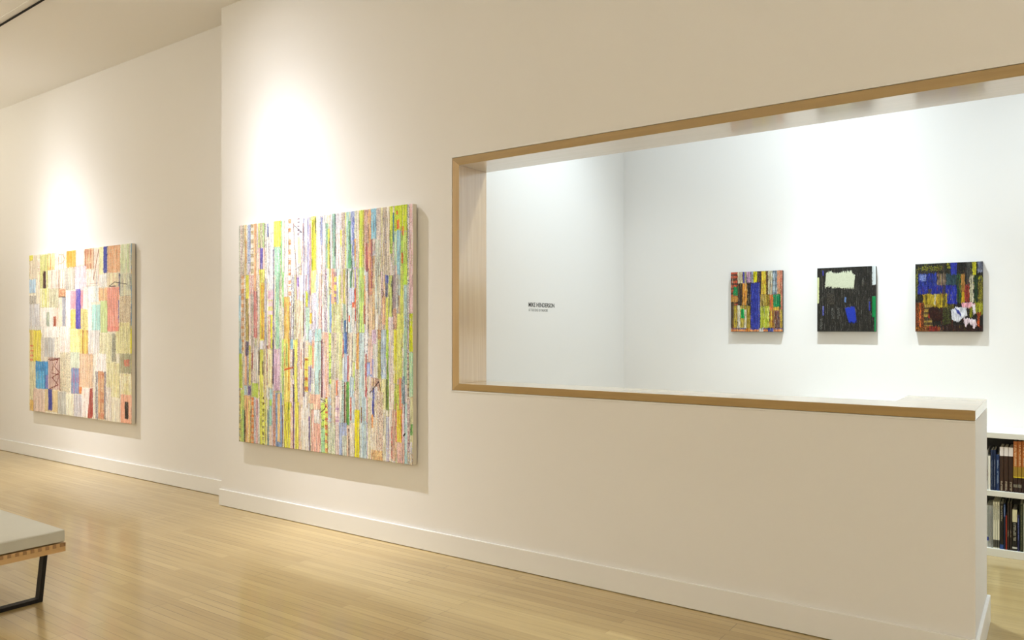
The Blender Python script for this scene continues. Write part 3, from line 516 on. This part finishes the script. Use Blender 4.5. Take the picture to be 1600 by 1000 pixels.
def srgb2lin(a): return np.where(a <= .04045, a / 12.92, ((a + .055) / 1.055) ** 2.4)
def hx(h): return np.array([int(h[i:i+2], 16) / 255 for i in (0, 2, 4)])
class Paint:
    def __init__(s, w, h, base, seed, jit=.002):
        s.w, s.h = w, h; s.r = np.random.RandomState(seed); s.jit = jit
        s.img = np.empty((h, w, 3)); s.img[:] = hx(base)
        s.ht = np.zeros((h, w)); s.edge = 0; s.wash = 0; s.str = .02; s.ecols = ['504048', '6c5448', 'f8f6f2', '3c3838', '80706c', '5c5890']
    def smooth(s, n, k):
        a = s.r.randn(n + 2 * k)
        return np.convolve(a, np.ones(k) / math.sqrt(k), 'same')[k:k + n]
    def rect(s, u0, u1, v0, v1, col, st='', c2='', per=0, amp=1.0):
        w, h, r = s.w, s.h, s.r
        x0, x1, y0, y1 = u0 / 1000 * w, u1 / 1000 * w, v0 / 1000 * h, v1 / 1000 * h
        X0, X1 = max(int(x0) - 3, 0), min(int(x1) + 4, w); Y0, Y1 = max(int(y0) - 4, 0), min(int(y1) + 5, h)
        if X1 <= X0 or Y1 <= Y0: return
        ny, nx = Y1 - Y0, X1 - X0
        yy, xx = np.mgrid[Y0:Y1, X0:X1] + .5
        j = s.jit * w * amp
        L = x0 + s.smooth(ny, 7) * j * .45; R = x1 + s.smooth(ny, 7) * j * .45
        T = y0 + s.smooth(nx, 2) * j * .9; B = y1 + s.smooth(nx, 2) * j * .9
        if x0 <= 1: L[:] = -1
        if x1 >= w - 1: R[:] = w + 1
        m = (xx > L[:, None]) & (xx < R[:, None]) & (yy > T[None]) & (yy < B[None])
        c = np.empty((ny, nx, 3)); c[:] = hx(col)
        st_v = s.smooth(nx, 2)[None] * s.str + s.smooth(ny, 9)[:, None] * .010 + r.randn(ny, nx) * s.str
        if st == 'v':
            k = s.smooth(nx, 2)[None] + s.smooth(ny, 12)[:, None] * .35
            f = np.clip((k + .1) * 1.6, 0, 1)[..., None]; c = c * (1 - f) + hx(c2) * f
        elif st == 's':
            n = r.rand(ny, nx)
            n = (n + np.roll(n, 1, 0) * .7) / 1.7
            f = (n > .60)[..., None] * r.uniform(.35, .95, (ny, nx, 1)); c = c * (1 - f) + hx(c2) * f
        elif st == 'd':
            p = max(per / 1000 * h, 3)
            ph = ((yy - y0) + s.smooth(ny, 5)[:, None] * p * .10) % p
            f = (ph < p * .42)[..., None] * .9 * (r.rand(ny, nx, 1) > .15); c = c * (1 - f) + hx(c2) * f
        elif st == 't':
            p = .026 * h
            ph = ((yy - y0) + (xx - x0) * .25 + s.smooth(ny, 9)[:, None] * p * .25) % p
            f = (ph < 1.6)[..., None] * .8; c = c * (1 - f) + hx(c2) * f
        c = c + st_v[..., None]
        if s.edge:
            for E_, sg in ((L, 1), (R, -1)):
                q = r.rand()
                if q < s.edge:
                    e = (np.abs(xx - E_[:, None]) < r.choice([.6, .9, 1.3])) & ((s.smooth(ny, 11)[:, None] > -.6) | (r.rand(ny, nx) < .4))
                    ec = hx(s.ecols[r.randint(len(s.ecols))]); k = r.uniform(.35, .85)
                    c = np.where(e[..., None], c * (1 - k) + ec * k, c)
            for Er in (T, B):
                if r.rand() < s.edge * .6:
                    e = np.abs(yy - Er[None]) < .8
                    c = np.where((e & (r.rand(ny, nx) < .7))[..., None], c * .55 + .1, c)
        sl = s.img[Y0:Y1, X0:X1]; sl[m] = c[m]
        hv = s.ht[Y0:Y1, X0:X1]; lay = r.uniform(.2, 1.0) + s.smooth(nx, 2)[None] * .12 + r.randn(ny, nx) * .10
        hv[m] = lay[m]
    def poly(s, P, col, rough=.004):
        w, h = s.w, s.h
        P = [(x / 1000 * w, y / 1000 * h) for x, y in P]
        xs = [p[0] for p in P]; ys = [p[1] for p in P]
        X0, X1 = max(int(min(xs)) - 2, 0), min(int(max(xs)) + 3, w); Y0, Y1 = max(int(min(ys)) - 2, 0), min(int(max(ys)) + 3, h)
        yy, xx = np.mgrid[Y0:Y1, X0:X1] + .5
        xx = xx + s.r.randn(*xx.shape) * rough * w * .3; yy = yy + s.smooth(X1 - X0, 2)[None] * rough * w
        m = np.zeros(xx.shape, bool); n = len(P)
        for i in range(n):
            (ax, ay), (bx_, by) = P[i], P[(i + 1) % n]
            if ay == by: continue
            m ^= ((ay > yy) != (by > yy)) & (xx < (bx_ - ax) * (yy - ay) / (by - ay) + ax)
        c = hx(col) + s.r.randn(*xx.shape, 1) * .035
        s.img[Y0:Y1, X0:X1][m] = c[m]; s.ht[Y0:Y1, X0:X1][m] = 1.0
    def line(s, P, col, wd):
        w, h = s.w, s.h; r = max(wd / 1000 * w / 2, .55)
        for (ax, ay), (bx_, by) in zip(P, P[1:]):
            ax, bx1, ay1, by1 = ax / 1000 * w, bx_ / 1000 * w, ay / 1000 * h, by / 1000 * h
            X0, X1 = max(int(min(ax, bx1) - r) - 1, 0), min(int(max(ax, bx1) + r) + 2, w)
            Y0, Y1 = max(int(min(ay1, by1) - r) - 1, 0), min(int(max(ay1, by1) + r) + 2, h)
            if X1 <= X0 or Y1 <= Y0: continue
            yy, xx = np.mgrid[Y0:Y1, X0:X1] + .5
            dx, dy = bx1 - ax, by1 - ay1; q = dx * dx + dy * dy + 1e-9
            t_ = np.clip(((xx - ax) * dx + (yy - ay1) * dy) / q, 0, 1)
            m = np.hypot(xx - ax - t_ * dx, yy - ay1 - t_ * dy) < r
            s.img[Y0:Y1, X0:X1][m] = hx(col); s.ht[Y0:Y1, X0:X1][m] += .3
    def threads(s, n, cols, lmin, lmax, alpha=.8):
        """thin upright drags of paint"""
        for i in range(n):
            x = s.r.randint(0, s.w); y = s.r.randint(0, s.h); l = int(s.r.uniform(lmin, lmax) * s.h)
            c = hx(cols[s.r.randint(len(cols))]); a = s.r.uniform(.3, alpha)
            k = np.arange(y, min(y + l, s.h)); xo = np.clip(x + np.round(s.smooth(len(k), 9) * .35).astype(int), 0, s.w - 1)
            on = s.r.rand(len(k)) < .8; k, xo = k[on], xo[on]
            s.img[k, xo] = s.img[k, xo] * (1 - a) + c * a; s.ht[k, xo] += .35
    def specks(s, n, cols, amax=.9):
        x = s.r.randint(0, s.w, n); y = s.r.randint(0, s.h, n); a = s.r.uniform(.3, amax, (n, 1))
        cc = np.array([hx(c) for c in cols])[s.r.randint(len(cols), size=n)]
        s.img[y, x] = s.img[y, x] * (1 - a) + cc * a; s.ht[y, x] += .4
    def grain(s, amp, seg):
        """upright bristle strokes of uneven length over the whole surface"""
        for wd, k in ((1, 1.0), (2, .7), (3, .4)):
            n = -(-s.w // wd); a = s.r.randn(s.h // seg + 3, n); f = np.repeat(a, seg, 0)
            f = np.stack([np.roll(f[:, i], s.r.randint(0, seg)) for i in range(n)], 1)[seg:seg + s.h]
            f = np.repeat(f, wd, 1)[:, :s.w]
            s.img *= np.clip(1 + amp * k * f, .45, 1.3)[..., None]; s.ht += f * .12
    def mesh(s, name, X0, X1, Z0, Z1, Y, relief, m, parent, gain=1.0):
        h, w = s.h, s.w
        xs = np.linspace(X0, X1, w); zs = np.linspace(Z1, Z0, h)
        co = np.empty((h, w, 3), 'f'); co[..., 0] = xs[None]; co[..., 2] = zs[:, None]
        ht = s.ht.copy(); ht[0] = ht[-1] = 0; ht[:, 0] = ht[:, -1] = 0
        co[..., 1] = Y - ht * relief
        idx = np.arange(h * w).reshape(h, w)
        q = np.stack([idx[:-1, :-1], idx[1:, :-1], idx[1:, 1:], idx[:-1, 1:]], -1).reshape(-1, 4)
        me = bpy.data.meshes.new(name)
        me.vertices.add(h * w); me.vertices.foreach_set('co', co.ravel())
        nq = len(q); me.loops.add(nq * 4); me.polygons.add(nq)
        me.loops.foreach_set('vertex_index', q.ravel().astype('i'))
        me.polygons.foreach_set('loop_start', (np.arange(nq) * 4).astype('i'))
        me.update(calc_edges=True)
        at = me.color_attributes.new('paint', 'FLOAT_COLOR', 'POINT')
        col = np.ones((h * w, 4), 'f'); col[:, :3] = np.clip(srgb2lin(np.clip(s.img * (1 - s.wash) + s.wash * np.array([.90, .89, .86]), 0, 1)) * gain, 0, .9).reshape(-1, 3)
        at.data.foreach_set('color', col.ravel())
        return link(name, me, m, parent)
def paint_mat(name, rough, coat):
    m = bpy.data.materials.new(name); m.use_nodes = True; nt = m.node_tree; b = nt.nodes['Principled BSDF']
    a = nt.nodes.new('ShaderNodeVertexColor'); a.layer_name = 'paint'
    nt.links.new(a.outputs[0], b.inputs['Base Color']); b.inputs['Roughness'].default_value = rough; b.inputs['Specular IOR Level'].default_value = .22
    b.inputs['Coat Weight'].default_value = coat; b.inputs['Coat Roughness'].default_value = .3
    return m
pm = paint_mat('oil_paint', .6, 0); pm2 = paint_mat('oil_paint_glossy', .5, .04)

def painting(name, label, X0, X1, ztop, zbot, yface, ywall, P, side, mat_, relief, gain, group=None):
    t = thing(name, label, 'painting', ((X0 + X1) / 2, ywall, EYE + zbot), group)
    cx, z0 = (X0 + X1) / 2, EYE + zbot
    P.mesh('painted_face', X0 - cx, X1 - cx, 0, ztop - zbot, yface - ywall, relief, mat_, t, gain)
    # wrapped canvas sides over the stretcher bars, open at the front where the paint lies
    bm = bmesh.new(); e = .0005
    bx(bm, X0 - cx + e, X1 - cx - e, yface - ywall + .0008, yface - ywall + .038 if ywall < 6 else -.001, e, ztop - zbot - e)
    done('canvas_side', bm, side, t, .002, 2)
    return t

# big painting of upright strips
P = Paint(720, 560, 'e4dccb', 7, .0013); P.edge = .7; P.str = .04; P.wash = .03
pal = ['e8dcd0', 'dce0c8', 'd8d8e4', 'ecd0c4', 'd8dc90', 'c8d8d0', 'e8e0e8', 'e0c8a8', 'f0ece0', 'c8cc98']
x = 0
while x < 1000:
    wd = P.r.randint(6, 20); y = 0
    while y < 1000:
        l = P.r.randint(120, 420); P.rect(x, x + wd, y, y + l, pal[P.r.randint(len(pal))], 's' if P.r.rand() < .4 else '', 'a09888'); y += l
    x += wd
for rr in BIG: P.rect(*rr)
for p, *c in BIG_L: P.line(p, *c)
P.threads(2300, ['504860', '6c5040', '8c84a8', 'f8f6f0', 'f4f0e8', '303030', 'a85040', '70806c', 'f0e860', '5868a0'], .015, .14, .85)
P.specks(36000, ['3c3438', 'f8f8f4', '806058', '6c68a0', 'e88858', 'f4f0e0', 'e8e040', '58604c'], .75)
P.grain(.085, 24)
painting('striped_painting', 'large painting of thin upright pastel and yellow-green strips left of the opening', -5.6016, -3.6312, .8714, -.9409, 3.950, YF, P, M['canvas_side'], pm, .0022, 1.0)

# left painting of patches
P = Paint(460, 440, 'e8e0ca', 11, .0022); P.edge = .45; P.str = .035; P.wash = .08
for rr in LEFT: P.rect(*rr)
for p, c in LEFT_P: P.poly(p, c)
for p, *c in LEFT_L: P.line(p, *c)
P.threads(1700, ['a08878', '6c5848', 'f8f4ec', 'f4f0e0', '80808c', 'c8a080', 'b06848', 'e8dc80'], .02, .12, .6)
P.specks(17000, ['6c6058', 'faf8f0', 'a08068', '8888a0', 'f4f0e0'], .6)
P.grain(.045, 22)
painting('patchwork_painting', 'large painting of cream, pink, blue and yellow patches on the far left wall', -10.015, -7.7099, .8813, -.9690, YL - .050, YL, P, M['canvas_side'], pm, .0022, 1.0)

# three small paintings in the back room
P = Paint(190, 220, '4c3c28', 3, .007); P.edge = .5; P.str = .045; P.ecols = ['1c140e', '2c2018', '3c2c18', 'e0d8b8']
for rr in SM1: P.rect(*rr)
P.threads(330, ['2c2018', '1c1410', 'e8e0c0', 'd8b030', 'c05830', '30407c', 'e0d860'], .04, .2, .8)
P.rect(400, 560, 196, 960, '2c3490', 'v', '303c9c')
P.specks(1500, ['2c2018', 'e8e0c0', 'd06030', 'c8b040'], .6)
P.grain(.10, 14)
painting('small_painting', 'small yellow and brown painting with a tall blue bar and green patches', -2.2709, -1.8380, .4878, -.0200, 6.46, YBACK, P, M['dark_side'], pm2, .0025, .74, 'small square paintings in the back room')
P = Paint(190, 220, '24221e', 4, .004)
P.threads(420, ['3c3a34', '4c4a42', '12110f', '74726a', '34322c', '8c8a80'], .03, .22, .7)
P.specks(1200, ['48463e', '0e0e0c', '605c50'], .7)
P.grain(.16, 12)
for rr in SM2: P.rect(*rr)
for p, c in SM2_P: P.poly(p, c, .012)
painting('small_painting', 'small black painting with a torn white patch and a blue blot', -1.5632, -1.1314, .4900, -.0170, 6.46, YBACK, P, M['dark_side'], pm2, .0025, .74, 'small square paintings in the back room')
P = Paint(190, 220, '1e1b18', 5, .010); P.edge = .35; P.str = .03; P.ecols = ['141210', '201c10', 'c0b030']
for rr in SM3: P.rect(*rr)
P.threads(340, ['141210', '141210', 'c8b828', '303030', '606070', '203020', 'b05028'], .02, .14, .7)
for p, c in SM3_P: P.poly(p, c, .009)
P.specks(1400, ['141210', 'd0c430', '202c80', 'c05828', 'a0a0a0'], .5)
P.grain(.10, 12)
painting('small_painting', 'small dark painting of blue and gold blocks with white smears at the bottom', -.8594, -.4259, .4892, -.0160, 6.46, YBACK, P, M['dark_side'], pm2, .0025, .74, 'small square paintings in the back room')

# ------------------------------------------------------------------ bench
BXM, BYM = -4.487, 2.054          # corner nearest the striped painting
t = thing('slatted_bench', 'low slatted wooden bench with a pale cushion and black steel legs', 'bench', (BXM - .915, BYM - .235, 0))
bl, bd2 = .915, .235
HT = .344                       # top of the wood
# cushion: softly puffed slab
bm = bmesh.new(); bx(bm, -bl + .006, bl - .004, -bd2 + .004, bd2 - .003, HT + .007, HT + .072)
bmesh.ops.subdivide_edges(bm, edges=bm.edges, cuts=14, use_grid_fill=True)
for v in bm.verts:
    x, y, z = v.co; ex = 1 - abs(x) / bl; ey = 1 - abs(y) / bd2
    if z > HT + .06: v.co.z += .004 * min(1, ex * 6) * min(1, ey * 4)
    if abs(y) > bd2 - .005: v.co.y += math.copysign(.002 * math.sin((z - HT) / .067 * math.pi), y)
o = done('cushion', bm, M['cushion'], t, .007, 3, True)
# eighteen-inch wide deck: long slats let into a notched rail at each end
ns = 13; pitch = .0372; y0 = bd2 - .011
ys = [y0 - .0095 - k * pitch for k in range(ns)]
bm0 = None
for k, yc in enumerate(ys):
    if bm0 is None:
        s0 = box('slat', (-bl + .0, bl - .0005, -.0093, .0093, HT - .020, HT), M['slat'], t, .0008, 1)
        s0.location = (0, yc, 0); bm0 = s0
        s0.data.materials.append(M['endgrain'])
        for p in s0.data.polygons:
            if abs(p.normal.x) > .9: p.material_index = 1
    else:
        c = s0.copy(); C.objects.link(c); c.parent = t; c.location = (0, yc, 0)
for sx in (1, -1):
    pts = [(-bd2, HT - .047), (bd2, HT - .047), (bd2, HT)]
    prof = []
    yy = bd2
    for yc in ys:
        prof += [(yc + .0097, HT), (yc + .0097, HT - .0203), (yc - .0097, HT - .0203), (yc - .0097, HT)]
    prof = [(bd2, HT)] + [p for p in prof if -bd2 < p[0] < bd2]
    pts = [(-bd2, HT - .047), (bd2, HT - .047)] + prof
    if prof[-1][1] == HT: pts += [(-bd2, HT)]
    bm = bmesh.new(); a, b_ = sorted((sx * bl, sx * (bl - .032))); prism(bm, pts, a, b_, 0)
    done('end_rail', bm, M['rail'], t)
    box('corner_block', (min(sx * (bl - .03), sx * (bl + .0006)), max(sx * (bl - .03), sx * (bl + .0006)), bd2 - .0105, bd2 + .0004, HT - .018, HT + .0004), M['endgrain'], t)
# sled legs: flat black bar bent into a U
for sx in (1, -1):
    X = sx * (bl - .175); w2 = .024; th = .021
    top = HT - .046; yt = bd2 - .022; yb = bd2 - .052
    out = [(-yt, top), (-yb, 0), (yb, 0), (yt, top)]
    inn = [(yt - th, top), (yb - th * .95, th), (-yb + th * .95, th), (-yt + th, top)]
    bm = bmesh.new(); prism(bm, out + inn, X - w2, X + w2, 0)
    done('leg_frame', bm, M['black'], t, .0015, 2)

# ------------------------------------------------------------------ bookshelf
SY0 = 6.097; SX0, SX1 = -1.70, .80
t = thing('bookshelf', 'low white open bookshelf against the back wall beyond the half wall', 'bookshelf', ((SX0 + SX1) / 2, SY0, 0))
cx = (SX0 + SX1) / 2; hw = (SX1 - SX0) / 2; dp = YBACK - SY0 - .002
Z_T0, Z_T1, Z_M0, Z_M1, Z_B = .795, .832, .404, .441, .052
box('top_board', (-hw, hw, 0, dp, Z_T0, Z_T1), M['shelf'], t, .0015)
box('shelf_board', (-hw + .03, hw - .03, .0, dp - .012, Z_M0, Z_M1), M['shelf'], t, .0015)
box('bottom_board', (-hw + .03, hw - .03, .0, dp - .012, 0, Z_B), M['shelf'], t, .0015)
for sx in (-1, 1):
    a, b_ = sorted((sx * hw, sx * (hw - .03))); box('side_panel', (a, b_, 0, dp, 0, Z_T0), M['shelf'], t, .0015)
box('back_panel', (-hw + .03, hw - .03, dp - .012, dp, 0, Z_T0), M['shelfback'], t)

BOOKS = [
(-0.378, -0.3732, 0.441, 0.2667, 'e8e4dc', 'white spined book mostly behind the half wall, top shelf', 'books on the top shelf', (), (0.35, 0.5, '903020')),
(-0.3732, -0.3586, 0.441, 0.2295, 'e6e4d8', 'short cream book leftmost on the top shelf in view', 'books on the top shelf', (), None),
(-0.3586, -0.3436, 0.441, 0.2705, '1c2c4c', 'tall navy book beside the short cream one', 'books on the top shelf', (), (0.1, 0.75, '6c7894')),
(-0.3436, -0.3271, 0.441, 0.2729, '1a2846', 'middle navy book of the three on the top shelf', 'books on the top shelf', (), (0.1, 0.75, '788098')),
(-0.3271, -0.3075, 0.441, 0.2429, '1e3460', 'shorter blue book right of the two navy ones', 'books on the top shelf', (), (0.2, 0.85, '9cb0cc')),
(-0.3075, -0.2835, 0.441, 0.2962, '3a2418', 'brown book with pale spine top, nearest the navy books', 'books on the top shelf', ((0.8, 0.998, 'e4dcd8'),), (0.02, 0.22, 'c8b8a0')),
(-0.2827, -0.2573, 0.441, 0.2971, '382216', 'brown book with pale spine top, middle of its three', 'books on the top shelf', ((0.8, 0.998, 'e4dcd8'),), (0.02, 0.22, 'c8b8a0')),
(-0.2566, -0.2305, 0.441, 0.2971, '362014', 'brown book with pale spine top, beside the orange books', 'books on the top shelf', ((0.8, 0.998, 'e2dad6'),), (0.02, 0.22, 'c8b8a0')),
(-0.2301, -0.2054, 0.441, 0.3405, 'b0662c', 'orange and gold book left of its two twins on the top shelf', 'books on the top shelf', ((0.0, 0.29, '2c1814'), (0.31, 0.5, '9c7c28'), (0.288, 0.31, 'd8c020'), (0.1, 0.16, 'c8c0a8')), (0.52, 0.93, 'ecd0a0')),
(-0.205, -0.1824, 0.441, 0.3419, 'b0662c', 'orange and gold book, middle of the three on the top shelf', 'books on the top shelf', ((0.0, 0.29, '2c1814'), (0.31, 0.5, '9c7c28'), (0.288, 0.31, 'd8c020'), (0.1, 0.16, 'c8c0a8')), (0.52, 0.93, 'ecd0a0')),
(-0.182, -0.1584, 0.441, 0.3438, 'b0662c', 'orange and gold book at the right edge of the photo', 'books on the top shelf', ((0.0, 0.29, '2c1814'), (0.31, 0.5, '9c7c28'), (0.288, 0.31, 'd8c020')), (0.52, 0.93, 'ecd0a0')),
(-0.3805, -0.3691, 0.052, 0.2843, 'b4b8b4', 'grey thin book with a blue square, leftmost on the lower shelf', 'books on the lower shelf', ((0.16, 0.25, '283c8c'),), (0.3, 0.95, '70746c')),
(-0.3691, -0.361, 0.052, 0.2852, 'b8bcb8', 'thin grey book second from left on the lower shelf', 'books on the lower shelf', (), (0.1, 0.9, '787c78')),
(-0.361, -0.3529, 0.052, 0.2857, 'bcbcb8', 'thin grey book third from left on the lower shelf', 'books on the lower shelf', (), (0.1, 0.9, '787c78')),
(-0.3529, -0.3452, 0.052, 0.2857, 'a8aca8', 'thin grey book touching the cream books on the lower shelf', 'books on the lower shelf', (), (0.1, 0.9, '686c68')),
(-0.3452, -0.3324, 0.052, 0.3114, 'dcdac4', 'tall cream book, left one of three on the lower shelf', 'books on the lower shelf', ((0.02, 0.18, '55534a'),), (0.62, 0.94, '606054')),
(-0.3324, -0.3199, 0.052, 0.3119, 'dad8c2', 'tall cream book, middle one of three on the lower shelf', 'books on the lower shelf', ((0.02, 0.18, '55534a'),), (0.62, 0.94, '606054')),
(-0.3199, -0.3067, 0.052, 0.3124, 'dcdac4', 'tall cream book, right one of three beside the black book', 'books on the lower shelf', ((0.02, 0.18, '55534a'),), (0.62, 0.94, '606054')),
(-0.3063, -0.2839, 0.052, 0.3038, '1c1a16', 'thick black book with a blue square at its foot', 'books on the lower shelf', ((0.0, 0.1, '2c4a88'),), (0.62, 0.95, 'a09880')),
(-0.2835, -0.2736, 0.052, 0.31, '14243c', 'thin dark book with a blue upper spine beside the red one', 'books on the lower shelf', ((0.7, 0.97, '2c4c8c'),), (0.72, 0.95, 'b0bcd0')),
(-0.2732, -0.2653, 0.052, 0.2276, 'a83828', 'short thin red book on the lower shelf', 'books on the lower shelf', (), None),
(-0.2649, -0.2514, 0.052, 0.3124, '2c2018', 'dark brown book just right of the red book', 'books on the lower shelf', (), (0.28, 0.42, 'a89880')),
(-0.251, -0.2368, 0.052, 0.3129, '2a2018', 'dark brown book touching the black book with the cream top', 'books on the lower shelf', (), (0.28, 0.42, 'a89880')),
(-0.2364, -0.2078, 0.052, 0.2738, '1e1a14', 'thick black book with cream spine top on the lower shelf', 'books on the lower shelf', ((0.7, 0.999, 'cfc9a4'), (0.05, 0.09, 'c8c8c0')), (0.25, 0.66, 'c8c4b0')),
(-0.2074, -0.1945, 0.052, 0.241, '1e2048', 'thin indigo book right of the cream-topped black one', 'books on the lower shelf', (), (0.3, 0.9, '7080b8')),
(-0.1941, -0.1746, 0.052, 0.3148, '28301c', 'dark green-brown book near the right edge, lower shelf', 'books on the lower shelf', (), (0.05, 0.95, '706c50')),
(-0.1739, -0.1591, 0.052, 0.3191, 'd8d6c0', 'cream book cut by the right edge, lower shelf', 'books on the lower shelf', (), None),
]
def cmat(h, cache={}):
    if h not in cache: cache[h] = mat('book_cloth_' + str(len(cache)), h, .45, .4)
    return cache[h]
def book(x0, x1, z, hgt, col, label, cat_group, bands=(), marks=None, lean=0, depth=.21, yoff=0.0):
    w = x1 - x0 - .0012
    t = thing('book', label, 'book', ((x0 + x1) / 2, SY0 + .014 + yoff, z + .0004), cat_group)
    t.rotation_euler = (0, lean, 0)
    th = min(.0028, w * .22)
    bm = bmesh.new()   # cover: rounded spine and two boards, one sheet bent round the pages
    arc = [(-w/2, depth), (-w/2, .004), (-w*.3, .0008), (0, 0), (w*.3, .0008), (w/2, .004), (w/2, depth)]
    inn = [(w/2 - th, depth), (w/2 - th, .006), (-w/2 + th, .006), (-w/2 + th, depth)]
    prism(bm, arc + inn, 0, hgt, 2)
    done('cover', bm, cmat(col), t)
    box('page_block', (-w/2 + th, w/2 - th, .0062, depth - .004, .003, hgt - .003), M['page'], t)
    for a, b_, c in bands:      # coloured areas printed on the spine
        bm = bmesh.new(); arc2 = [(x * 1.004, y - .0004) for x, y in arc[1:-1]]
        prism(bm, arc2 + [(w/2 * .98, .012), (-w/2 * .98, .012)], a * hgt, b_ * hgt, 2)
        done('spine_band', bm, cmat(c), t)['label'] = 'printed band of another colour on the spine'
    if marks:
        a, b_, c = marks; rnd = random.Random(int(x0 * 1e5))
        bm = bmesh.new(); zz = a * hgt
        while zz < b_ * hgt:
            l = rnd.uniform(.004, .009)
            for q in (-1, 1):
                if rnd.random() < .85: bx(bm, q * w * .12 - w * .07, q * w * .12 + w * .07, -.0009, .0015, zz, zz + l * .62)
            zz += l
        done('spine_lettering', bm, cmat(c), t)
    return t
for b_ in BOOKS: book(*b_)
